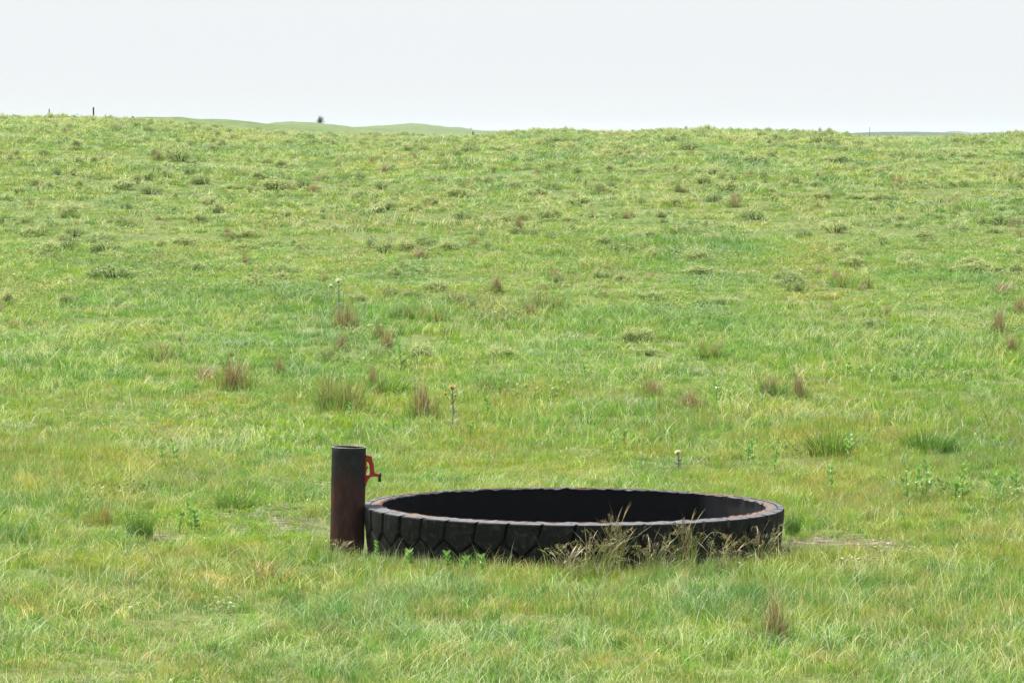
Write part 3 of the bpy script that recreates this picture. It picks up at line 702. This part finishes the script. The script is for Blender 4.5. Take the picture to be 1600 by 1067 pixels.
TUFTS = [
 ('brown', 1212, 1010, 50, 96, 'tall thin brown grass tuft in the foreground, in front of the tyre'),
 ('mixed', 1190, 1010, 70, 40, 'greenish mixed tuft growing round the left foot of the foreground brown tuft'),
 ('brown', 368, 610, 46, 56, 'darkest brown bushy tuft on the left, with a lower tuft at its left'),
 ('brown', 318, 599, 44, 26, 'low spreading rusty tuft just left of the dark bushy brown tuft'),
 ('brown', 437, 588, 22, 32, 'small upright brown tuft right of the dark bushy brown tuft'),
 ('mixed', 258, 563, 52, 38, 'wide faded olive tuft on the left, uphill of the low rusty tuft'),
 ('brown', 541, 518, 34, 50, 'tall leaning brown tuft under the cream thistle head'),
 ('brown', 531, 549, 22, 30, 'small brown tuft directly below the tall leaning tuft'),
 ('mixed', 514, 563, 24, 22, 'tiny dark tuft at the bottom of the column of tufts under the thistle'),
 ('brown', 605, 548, 30, 34, 'sparse reddish tuft beside the tall bright green leafy stalk'),
 ('brown', 592, 530, 16, 24, 'little brown tuft just above the sparse reddish one'),
 ('mixed', 530, 642, 66, 70, 'broad faded grey brown tuft behind the pipe, leftmost of the row of three'),
 ('brown', 583, 606, 22, 34, 'slim brown tuft behind the dark green low tuft'),
 ('green', 606, 617, 60, 30, 'dark green low tuft with dark base between two brown tufts'),
 ('brown', 661, 655, 44, 68, 'tall reddish brown tuft behind the pipe, right of the dark green one'),
 ('green', 775, 616, 56, 28, 'low dark green tuft on its own above the middle of the tyre'),
 ('mixed', 858, 488, 44, 46, 'round purplish tuft half way up the slope in the middle'),
 ('brown', 829, 492, 18, 18, 'little brown tuft left of the round purplish tuft'),
 ('mixed', 722, 478, 46, 32, 'bushy olive tuft left of centre below the hill shrubs'),
 ('brown', 773, 460, 24, 34, 'thin pinkish tuft right of the bushy olive tuft'),
 ('mixed', 632, 500, 30, 28, 'faint olive tuft left of a dark little shrub, mid slope'),
 ('mixed', 675, 502, 40, 30, 'faint wide tuft just right of the faint olive one'),
 ('brown', 868, 438, 26, 20, 'dark brown tuft on the middle slope with bare stems'),
 ('brown', 811, 362, 16, 26, 'narrow purplish brown tuft in the middle of the hillside'),
 ('brown', 652, 405, 34, 16, 'low wide brown tuft on the hillside left of centre'),
 ('brown', 740, 386, 24, 16, 'small grey brown tuft left of the narrow purplish one'),
 ('brown', 384, 420, 14, 26, 'narrow dark brown tuft on the left hillside'),
 ('brown', 246, 251, 15, 16, 'dark reddish tuft high on the left hill beside a pale shrub'),
 ('brown', 64, 298, 18, 14, 'small dark tuft near the left edge, upper slope'),
 ('brown', 490, 302, 20, 15, 'small purplish tuft on the upper slope below the far cedar'),
 ('brown', 598, 270, 16, 11, 'tiny reddish tuft near the hilltop left of centre'),
 ('mixed', 1112, 562, 36, 40, 'brown and green V shaped tuft alone on the right centre'),
 ('brown', 1080, 642, 46, 36, 'low reddish brown tuft behind the right half of the tyre'),
 ('brown', 1018, 618, 40, 26, 'faint reddish tuft left of the low reddish brown one'),
 ('mixed', 1204, 618, 38, 38, 'left of the pair of pinkish tufts behind the right end of the tyre'),
 ('brown', 1250, 624, 32, 42, 'right of the pair of pinkish tufts behind the right end of the tyre'),
 ('green', 1298, 716, 70, 48, 'deep green dense tuft behind and right of the tyre'),
 ('green', 1450, 708, 80, 38, 'bright green wide tuft at right, past the deep green one'),
 ('brown', 1279, 432, 18, 16, 'small dark brown tuft on the right hillside'),
 ('brown', 1385, 498, 14, 22, 'narrow dark tuft above a yellow green shrub on the right'),
 ('mixed', 1330, 448, 50, 30, 'wide faint purplish tuft on the right slope'),
 ('brown', 1560, 524, 30, 46, 'upright brown tuft near the right edge, upper of two'),
 ('brown', 1581, 552, 26, 34, 'dark based brown tuft near the right edge, lower of two'),
 ('brown', 1594, 494, 26, 30, 'brown tuft cut by the right edge of the view'),
 ('brown', 1565, 460, 40, 18, 'low flat purplish tuft above the two upright ones at right'),
 ('brown', 1377, 274, 16, 12, 'tiny reddish tuft near the right hilltop'),
 ('brown', 1402, 290, 26, 14, 'low purplish tuft just below the tiny reddish one at right'),
 ('brown', 1147, 324, 18, 18, 'small pale brown tuft on the upper right slope'),
 ('green', 370, 797, 66, 30, 'bright green mounded tuft left of the pipe by dark soil'),
 ('green', 217, 842, 46, 44, 'spiky bright green tuft standing on a bare brown spot at left'),
 ('mixed', 160, 822, 40, 38, 'loose green tuft left of the spiky one'),
 ('mixed', 425, 912, 96, 40, 'wide dark olive tuft in the foreground below the pipe'),
 ('mixed', 405, 670, 14, 28, 'thin pale tuft standing alone on the left flat'),
 ('green', 1238, 836, 24, 36, 'short bluish green tuft against the right end of the tyre'),
 ('straw', 935, 905, 80, 92, 'tangled straw clump leaning on the middle of the tyre front'),
 ('straw', 960, 904, 46, 118, 'tallest straw stems rising above the tyre rim'),
 ('straw', 890, 906, 80, 66, 'low drooping straw clump left of the tallest stems'),
 ('straw', 1020, 905, 66, 84, 'straw clump spreading between the two tallest bunches'),
 ('straw', 1072, 902, 50, 108, 'second tall straw bunch with split heads over the rim'),
 ('straw', 1130, 898, 76, 76, 'green and straw clump before the right part of the tyre'),
 ('straw', 1190, 889, 66, 80, 'messy straw clump hiding the right end of the tread'),
 ('straw', 1232, 876, 44, 36, 'low grey straw clump on the bare soil beside the tyre end'),
 ('straw', 528, 874, 44, 34, 'small straw clump with seed heads at the foot of the pipe'),
]
for t_ in TUFTS: tuft(*t_)

# ------------------------------------------------------------------ shrubs on the slope
def shrub_mesh(seed, dark=False):
    r = np.random.default_rng(seed); g = Geo()
    nc = 26
    ca = r.uniform(0, 6.283, nc); cq = np.sqrt(r.uniform(0, 1, nc)) * .46
    C0 = np.stack([cq*np.cos(ca), cq*np.sin(ca)*.8, np.zeros(nc)], 1); C0[:, 2] = (.85 - (cq/.5)**2 * .5) * r.uniform(.6, 1.05, nc)
    for c in C0:
        tube(g, [(c[0]*.3, c[1]*.3, -.05), (c[0]*.7, c[1]*.7, c[2]*.5), tuple(c)], [.012, .008, .004], (.12, .09, .06), 4, False)
        m = 34
        P = c + r.normal(size=(m, 3)) * [.07, .07, .12]
        P[:, 2] = np.maximum(P[:, 2], .03)
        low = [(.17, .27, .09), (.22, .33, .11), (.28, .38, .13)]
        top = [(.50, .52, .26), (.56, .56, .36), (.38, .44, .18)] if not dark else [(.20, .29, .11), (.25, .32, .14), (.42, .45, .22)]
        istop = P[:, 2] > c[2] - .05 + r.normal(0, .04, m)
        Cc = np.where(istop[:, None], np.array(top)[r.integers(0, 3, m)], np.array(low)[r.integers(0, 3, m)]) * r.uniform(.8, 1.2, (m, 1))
        leaves(g, P, r.normal(size=(m, 3)) * [1, 1, .6] + [0, 0, .5], r.uniform(.05, .09, m), r.uniform(.03, .045, m), Cc, r=r)
    return g.mesh('shrub', M_SHRUB)
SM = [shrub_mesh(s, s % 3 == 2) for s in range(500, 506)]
SHRUBS = [
 (115, 256, 36, 13, 2, 'small dark green shrub high on the left hill'), (283, 252, 48, 17, 0, 'pale yellow shrub right of the dark reddish tuft on the left hill'),
 (192, 296, 60, 15, 1, 'wide pale shrub on the left upper slope'), (236, 303, 44, 13, 3, 'yellow shrub touching the wide pale shrub on its right'),
 (330, 322, 34, 14, 5, 'dull green shrub under the pale ones at left'), (432, 297, 60, 16, 4, 'broad cream topped shrub left of centre near the hilltop'),
 (318, 288, 40, 13, 0, 'cream shrub between the wide pale shrub and the broad one'), (108, 330, 40, 12, 2, 'faint dark low shrub far left on the upper slope'),
 (75, 396, 50, 16, 1, 'yellow topped shrub near the left edge mid slope'), (165, 394, 56, 16, 3, 'yellow green shrub in line with the one nearer the left edge'),
 (113, 392, 44, 20, 0, 'rounded green shrub between two yellow ones at left'), (290, 386, 60, 15, 4, 'long low shrub at left of the narrow dark tuft'),
 (380, 372, 40, 14, 2, 'dark patchy shrub above the narrow dark brown tuft'), (180, 438, 90, 24, 0, 'largest dark and cream shrub on the left slope'),
 (400, 437, 38, 11, 3, 'left half of the yellow pair of low shrubs'), (440, 439, 38, 11, 1, 'right half of the yellow pair of low shrubs'),
 (103, 476, 30, 16, 4, 'small round cream shrub at left with dark foot'), (600, 396, 36, 22, 5, 'grey green rounded shrub left of centre'),
 (612, 464, 34, 14, 0, 'small cream shrub with dark foot below the grey green one'), (645, 466, 36, 11, 3, 'low yellow shrub touching the cream one with dark foot'),
 (560, 470, 30, 10, 2, 'dull shrub right of the cream thistle head'), (590, 332, 34, 11, 1, 'pale shrub in the middle of the left upper slope'),
 (715, 308, 44, 13, 4, 'yellow shrub at centre left, upper slope'), (612, 228, 26, 11, 0, 'small grey shrub close under the skyline left of centre'),
 (790, 236, 54, 11, 2, 'long dark green shrub line under the middle hilltop'), (885, 234, 44, 11, 5, 'dark green shrub under the round middle hilltop'),
 (735, 238, 40, 9, 3, 'low dull shrub left of the long dark one'), (965, 246, 24, 12, 1, 'small grey shrub right of the round middle hilltop'),
 (1048, 224, 26, 18, 5, 'spiky grey green shrub breaking the skyline'), (1080, 236, 40, 14, 0, 'cream shrub just right of the spiky skyline one'),
 (1135, 298, 38, 18, 2, 'dark rounded shrub on the upper right slope'), (1210, 224, 40, 16, 1, 'grey and yellow shrub near the right skyline'),
 (1180, 258, 54, 16, 4, 'broad mottled shrub below the grey and yellow one'), (1285, 226, 44, 14, 3, 'yellow green shrub where the right skyline drops'),
 (1310, 256, 46, 16, 5, 'green shrub below the drop of the right skyline'), (1306, 364, 50, 20, 2, 'darkest wide shrub on the right hillside'),
 (1260, 372, 36, 12, 0, 'cream shrub just left of the darkest wide one'), (1090, 408, 46, 18, 5, 'dark shrub in the middle right of the slope'),
 (1095, 432, 60, 15, 4, 'long yellow shrub right under the dark middle right one'), (1332, 416, 46, 13, 1, 'yellow low shrub on the right slope'),
 (1420, 420, 40, 16, 2, 'dark green shrub right of the yellow low one'), (1366, 514, 46, 15, 3, 'yellow green shrub below the narrow dark tuft at right'),
 (1180, 344, 50, 15, 0, 'cream topped shrub on the right slope under the broad mottled one'), (1050, 322, 42, 14, 5, 'green shrub centre right of the upper slope'),
 (905, 320, 44, 14, 2, 'dull green shrub at centre of the upper slope'), (838, 306, 36, 12, 1, 'cream shrub left of the dull green centre one'),
 (725, 344, 44, 14, 3, 'yellow shrub on the centre slope left of the narrow tuft'), (700, 392, 40, 13, 4, 'pale low shrub in the centre slope'),
 (870, 376, 44, 14, 0, 'cream shrub right of the narrow purplish tuft'), (1010, 372, 44, 13, 5, 'dark faint shrub at centre right'),
 (1530, 424, 46, 15, 1, 'yellow shrub near the right edge mid slope'), (1500, 292, 44, 14, 2, 'dull green shrub at far right of the upper slope'),
 (1444, 376, 40, 14, 4, 'cream shrub at right between two dark ones'), (1568, 352, 54, 17, 3, 'broad yellow shrub close to the right edge'),
 (1015, 468, 40, 13, 2, 'small dark shrub on the middle slope right of the purplish tuft'), (785, 560, 50, 16, 5, 'low leafy shrub above the single dark green tuft'),
 (1010, 556, 46, 13, 2, 'low leafy green shrub left of the V shaped tuft'),
]
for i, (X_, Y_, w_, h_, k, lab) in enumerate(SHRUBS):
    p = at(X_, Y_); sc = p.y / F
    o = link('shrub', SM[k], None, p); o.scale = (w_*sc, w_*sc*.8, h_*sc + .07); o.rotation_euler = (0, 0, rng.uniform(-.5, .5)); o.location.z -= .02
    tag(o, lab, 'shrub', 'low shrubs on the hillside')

# the unnumbered small growth between them
sx, sy = wedge_points(52, 165, 1.3)
c1, c2 = NC2(sx, sy), NC1(sx, sy)
sz = ground(sx, sy); srow = HZ + F * (CAMH - sz) / sy
kk = rng.uniform(0, 1, len(sx)) < np.clip((.25 + .55 * c2 + .35 * c1) * (1 - sstep(400, 560, srow)) + .04 * (1 - sstep(560, 640, srow)), 0, 1)
sx, sy, sz = sx[kk], sy[kk], sz[kk]; m = len(sx)
ws = rng.uniform(.18, .62, m) ** 1.15
ss = np.stack([ws, ws * .8, rng.uniform(.12, .30, m)], 1)
sr = np.stack([np.zeros(m), np.zeros(m), rng.uniform(-3.1, 3.1, m)], 1)
ws = ws * 1.15
SO = [bpy.data.objects.new('low_growth', q) for q in SM[:6] + TM['mixed'] + TM['brown'][:1]]
o = scatter_object('low_growth', np.stack([sx, sy, sz - .02], 1), sr, ss, rng.integers(0, len(SO), m), SO)
tag(o, 'small cream topped undergrowth scattered all over the hillside', 'undergrowth', kind='stuff')

# ------------------------------------------------------------------ leafy stalks (milkweed like)
def stalk(X_, Y_, hpx, label, nst=1, seed=0):
    r = np.random.default_rng(seed + 700); p = at(X_, Y_); H = hpx * p.y / F
    e = empty('leafy_plant', p, 0); tag(e, label, 'plant', 'leafy green stalks among the grass')
    gl = Geo()
    for s in range(nst):
        gs = Geo()
        bx, by = (0, 0) if s == 0 else r.uniform(-.16, .16, 2)
        h = H * (1 if s == 0 else r.uniform(.6, .95)); lx, ly = r.uniform(-.12, .12, 2) * h
        pts = [(bx, by, -.03), (bx + lx*.3, by + ly*.3, h*.5), (bx + lx, by + ly, h)]
        tube(gs, pts, [.006, .005, .003], (.20, .27, .10), 5, False)
        link('stem', gs.mesh('stem', M_LEAF), e)
        nl = 9
        for q in range(nl):
            t = .22 + .78 * q / (nl - 1); an = q * 1.57 + r.uniform(-.3, .3); c = np.array([bx + lx*t**1.4, by + ly*t**1.4, h*t])
            for sd in (0, math.pi):
                d = np.array([math.cos(an + sd), math.sin(an + sd), .55 + .5*t])
                L_ = h * r.uniform(.20, .30) * (1.05 - .35*abs(t - .55)*2)
                leaves(gl, c[None], d[None], [max(.05, L_)], [max(.03, L_*.48)], np.array([[.22, .40, .10]]) * r.uniform(.8, 1.25) if r.random() < .7 else np.array([[.34, .50, .15]]), r=r)
    link('foliage', gl.mesh('foliage', M_LEAF), e)
STALKS = [
 (1325, 594, 38, 1, 'single leafy stalk on the right flat above the deep green tuft'), (1118, 640, 44, 1, 'dark leaved stalk behind the tyre, left of the pinkish pair'),
 (627, 578, 46, 1, 'tall bright yellow green stalk beside the sparse reddish tuft'), (912, 594, 26, 1, 'short leafy stalk at centre with silvery top'),
 (272, 736, 44, 2, 'bushy leafy plant on the left flat above the mounded tuft'), (1140, 642, 30, 1, 'short pale stalk beside the dark leaved stalk'),
 (763, 652, 30, 1, 'thin leafy stalk right of the tall grey thistle'), (735, 690, 26, 1, 'low stalk below the tall grey thistle'),
 (1300, 770, 44, 1, 'dark green stalk right of the tyre end'), (1326, 722, 40, 1, 'stalk with shiny leaves against the deep green tuft'),
 (1418, 786, 50, 2, 'leftmost plant of the leafy row at right'), (1448, 780, 56, 3, 'bushiest plant of the leafy row at right'),
 (1504, 788, 62, 2, 'tallest plant of the leafy row with shiny leaves'), (1556, 790, 50, 1, 'fourth plant along the leafy row at right'),
 (1586, 784, 54, 2, 'plant of the leafy row closest to the right edge'), (1176, 726, 40, 2, 'leafy plant behind the right end of the tyre'),
 (958, 716, 34, 1, 'small leafy stalk behind the back rim of the tyre'), (975, 700, 26, 1, 'short yellowish stalk right behind the small leafy one'),
 (1210, 742, 40, 1, 'pale stalk just above the right end of the tyre'), (545, 660, 30, 1, 'yellow green plant below the broad faded tuft'),
 (300, 830, 40, 3, 'low leafy weeds right of the spiky green tuft'), (350, 590, 24, 1, 'small yellow stalk left of the dark bushy brown tuft'),
 (640, 896, 34, 2, 'leafy weed at the tyre foot near the pipe'), (700, 903, 38, 2, 'leafy weed under the left part of the tread'),
 (755, 907, 36, 1, 'pale green weed before the tread left of centre'), (590, 876, 26, 2, 'tiny weed in the gap between pipe and tyre'),
]
for i, (X_, Y_, h_, n_, lab) in enumerate(STALKS): stalk(X_, Y_, h_, lab, n_, i)

# ------------------------------------------------------------------ thistles
def thistle(X_, Y_, hpx, label, heads, seed, colr=(.62, .55, .40)):
    r = np.random.default_rng(seed); p = at(X_, Y_); H = hpx * p.y / F
    e = empty('thistle', p); tag(e, label, 'thistle', 'thistles')
    g = Geo(); tube(g, [(0, 0, -.03), (.01, 0, H*.5), (0, 0, H)], [.010, .008, .005], (.26, .28, .22), 6, False)
    tips = [(0, 0, H)]
    for q in range(heads - 1):
        an = r.uniform(0, 6.28) if q else 2.9; t = r.uniform(.72, .85); ex = r.uniform(.07, .12)
        tp = (ex*math.cos(an), ex*math.sin(an), H*(t + .1)); tips.append(tp)
        tube(g, [(0, 0, H*(t - .12)), (tp[0]*.7, tp[1]*.7, H*t), tp], [.005, .004, .003], (.26, .28, .22), 5, False)
    link('stem', g.mesh('stem', M_LEAF), e)
    g = Geo()
    for q in range(26):
        t = r.uniform(.05, .85); an = r.uniform(0, 6.28)
        leaves(g, np.array([[0, 0, H*t]]), np.array([[math.cos(an), math.sin(an), r.uniform(-.1, .6)]]), [.10*(1.15 - t)], [.022], np.array([[.27, .33, .22]]) * r.uniform(.8, 1.2), r=r)
    link('foliage', g.mesh('foliage', M_LEAF), e)
    for q, tp in enumerate(tips):
        g = Geo(); m = 70; R_ = (.026 if heads == 1 else .036) if q == 0 else .020
        d = r.normal(size=(m, 3)); d[:, 2] = np.abs(d[:, 2]) * .9 + .1; d /= np.linalg.norm(d, axis=1)[:, None]
        leaves(g, np.array([tp]) + d * R_ * .3, d, np.full(m, R_*1.2), np.full(m, R_*.5), np.tile(np.array([colr]), (m, 1)) * r.uniform(.8, 1.2, (m, 1)), r=r)
        tube(g, [(tp[0], tp[1], tp[2]-R_*.6), (tp[0], tp[1], tp[2]), (tp[0], tp[1], tp[2]+R_*.4)], [R_*.35, R_*.75, R_*.5], (.24, .22, .13), 8)
        link('flower_head', g.mesh('flower_head', M_DRY), e)
thistle(529, 500, 60, 'grey stemmed thistle with cream head above the tall leaning tuft', 2, 1, (.90, .84, .70))
thistle(707, 672, 66, 'tall grey thistle with a yellow head behind the tyre', 3, 2, (.72, .62, .32))
thistle(1059, 742, 34, 'short thistle with one pale cream bloom behind the back rim', 1, 3, (.92, .86, .68))

# ------------------------------------------------------------------ lay the meadow round the plants
for o_ in [q for q in col.objects if q.name.split('.')[0] in ('grass_tuft', 'shrub')]:
    cl = np.hypot((px_ - o_.location.x), (py_ - o_.location.y)) < o_.scale.x * .38
    keep &= ~(cl & (py_ < 140) & ~ring)
gr = scatter_object('meadow_grass', Pn[keep], rot[keep], scl[keep], idx[keep], SRC)
tag(gr, 'mixed green and straw prairie grass covering the flat and the rise behind the tyre tank', 'grass', kind='stuff')

# ------------------------------------------------------------------ skyline: posts, cedar, bushes
def post(X_, dist, top_row, rad, label, mat, wood):
    p = on(X_, dist); H = CAMH + dist * (HZ - top_row) / F - p.z
    g = Geo()
    rad_ = rad
    if wood: tube(g, [(0, 0, -.4), (.01, 0, H*.5), (.0, 0, H-.02), (0, 0, H)], [rad, rad*.97, rad*.92, rad*.8], (1, 1, 1), 10)
    else:
        for (sx, sy, ox, oy) in ((.012, .003, 0, 0), (.003, .012, 0, .007)):
            x0, x1, y0, y1 = ox - sx, ox + sx, oy - sy, oy + sy
            V = [(x, y, z) for z in (-.4, H) for (x, y) in ((x0, y0), (x1, y0), (x1, y1), (x0, y1))]
            g.add(V, (1, 1, 1), quads=[(0, 1, 5, 4), (1, 2, 6, 5), (2, 3, 7, 6), (3, 0, 4, 7), (4, 5, 6, 7), (3, 2, 1, 0)])
    o = link('fence_post', g.mesh('fence_post', mat), None, p)
    tag(o, label, 'fence post', 'fence posts along the skyline')
post(147, 215, 168, .045, 'thicker dark wooden fence post on the left skyline', M_WOOD, True)
post(78, 215, 170.5, .028, 'thinner fence post nearer the left edge on the skyline', M_WOOD, True)
post(1358, 260, 199, .012, 'faint thin steel post above the dip of the right skyline', M_STEEL, False)
post(739, 170, 206, .03, 'short dark post stub below the far blue hills', M_WOOD, True)

def crown_mesh(seed, spiky, n=900):
    r = np.random.default_rng(seed); g = Geo()
    for q in range(26 if spiky else 18):
        an = r.uniform(0, 6.28); el = r.uniform(.15, 1.45); L_ = r.uniform(.6, 1.0) * (1 if spiky else .75)
        d = np.array([math.cos(an)*math.cos(el)*.62, math.sin(an)*math.cos(el)*.62, math.sin(el)])
        tube(g, [(0, 0, .05), tuple(d*L_*.5), tuple(d*L_*.95)], [.02, .012, .004], (.10, .08, .06), 4, False)
        m = n // 18; t = r.uniform(.15, 1, m)
        P = d[None] * (L_ * t)[:, None] + r.normal(size=(m, 3)) * (.085 * (1.15 - t))[:, None]
        P[:, 2] = np.maximum(P[:, 2], .02)
        C = np.array([(.022, .050, .030), (.032, .066, .036), (.045, .085, .045)])[r.integers(0, 3, m)]
        leaves(g, P, d[None] + r.normal(size=(m, 3)) * .5, r.uniform(.06, .11, m), r.uniform(.025, .045, m), C, r=r)
    return g.mesh('crown', M_LEAF)
p = on(501, 790); e = empty('cedar_tree', p); tag(e, 'small dark blue green cedar standing alone on the far hill', 'tree')
g = Geo(); tube(g, [(0, 0, -.2), (0, 0, .4), (0, 0, .9)], [.06, .045, .02], (1, 1, 1), 8); link('trunk', g.mesh('trunk', M_BARK), e)
H = 790 / F * 12.5
c = link('crown', crown_mesh(1, True), e); c.scale = (H, H, H); c.location = (0, 0, .05)
for (X_, d, wpx, hpx, lab) in ((208, 345, 9, 5, 'tiny dark bush on the left skyline right of the fence posts'), (469, 700, 4.5, 3.5, 'tiny dark bush on the far slope below and left of the cedar'),
                               (736, 1750, 5, 3.5, 'tiny bluish bush on the far ridge right of the cedar')):
    p = on(X_, d); o = link('bush', crown_mesh(int(X_), False, 500), None, p); sc = d / F
    o.scale = (wpx*sc/1.1, wpx*sc/1.1, hpx*sc/.8); tag(o, lab, 'bush')

# ------------------------------------------------------------------ haze
m_, nt, out = newmat('haze')
pv = nd(nt, 'ShaderNodeVolumePrincipled'); pv.inputs['Color'].default_value = (.80, .86, .93, 1); pv.inputs['Density'].default_value = 1.1e-4; pv.inputs['Anisotropy'].default_value = .3
nt.links.new(pv.outputs[0], out.inputs['Volume'])
zb, zt = -17.5, 14.0; xx = 8800
V = [(x, y, z) for z in (zb, zt) for (x, y) in ((-xx, -xx), (xx, -xx), (xx, xx), (-xx, xx))]
me = bpy.data.meshes.new('haze'); me.from_pydata(V, [], [(3, 2, 1, 0), (4, 5, 6, 7), (0, 1, 5, 4), (1, 2, 6, 5), (2, 3, 7, 6), (3, 0, 4, 7)]); me.materials.append(m_)
tag(link('haze', me), 'thin pale summer haze over the prairie', 'haze', kind='stuff')

# ------------------------------------------------------------------ light and sky
SUN_EL, SUN_AZ = math.radians(60), (-.73, .68)
sd = Vector((SUN_AZ[0]*math.cos(SUN_EL), SUN_AZ[1]*math.cos(SUN_EL), math.sin(SUN_EL))).normalized()
L = bpy.data.lights.new('sun', 'SUN'); L.energy = 4.6; L.angle = math.radians(.6); L.color = (1, .965, .90)
lo = bpy.data.objects.new('sun', L); col.objects.link(lo); lo.rotation_euler = sd.to_track_quat('Z', 'Y').to_euler(); lo.location = (0, 0, 50)
W_ = bpy.data.worlds.new('World'); scene.world = W_; W_.use_nodes = True; nt = W_.node_tree; nt.nodes.clear()
sky = nt.nodes.new('ShaderNodeTexSky'); sky.sky_type = 'NISHITA'; sky.sun_disc = False
sky.sun_elevation = SUN_EL; sky.sun_rotation = math.atan2(SUN_AZ[0], SUN_AZ[1]); sky.air_density = 1.0; sky.dust_density = 3.0; sky.ozone_density = 1.5; sky.altitude = 600
# summer haze: a bright milky veil, thickest towards the horizon
tc = nd(nt, 'ShaderNodeTexCoord'); sp = nd(nt, 'ShaderNodeSeparateXYZ'); nt.links.new(tc.outputs['Generated'], sp.inputs[0])
vf = ramp(nt, [(0.0, (.95, .95, .95)), (.12, (.88, .88, .88)), (1.0, (.30, .30, .30))], sp.outputs[2])
veil = (4.78, 4.94, 5.10)
cm = mix(nt, sky.outputs[0], veil, vf)
bg = nt.nodes.new('ShaderNodeBackground'); bg.inputs['Strength'].default_value = .10; nt.links.new(cm, bg.inputs[0])
wo = nt.nodes.new('ShaderNodeOutputWorld'); nt.links.new(bg.outputs[0], wo.inputs[0])

# ------------------------------------------------------------------ camera
cd = bpy.data.cameras.new('camera'); cam = bpy.data.objects.new('camera', cd); col.objects.link(cam)
cam.location = (0, 0, CAMH); cam.rotation_euler = (math.pi/2 - PITCH, 0, 0)
cd.sensor_width = 36; cd.lens = 36 * F / 1600; cd.clip_start = .1; cd.clip_end = 30000
scene.camera = cam
scene.render.engine = 'CYCLES'
scene.cycles.volume_bounces = 1; scene.cycles.max_bounces = 5; scene.cycles.transparent_max_bounces = 8
vs = scene.view_settings; vs.view_transform = 'Standard'; vs.look = 'None'; vs.gamma = 1; vs.exposure = .88
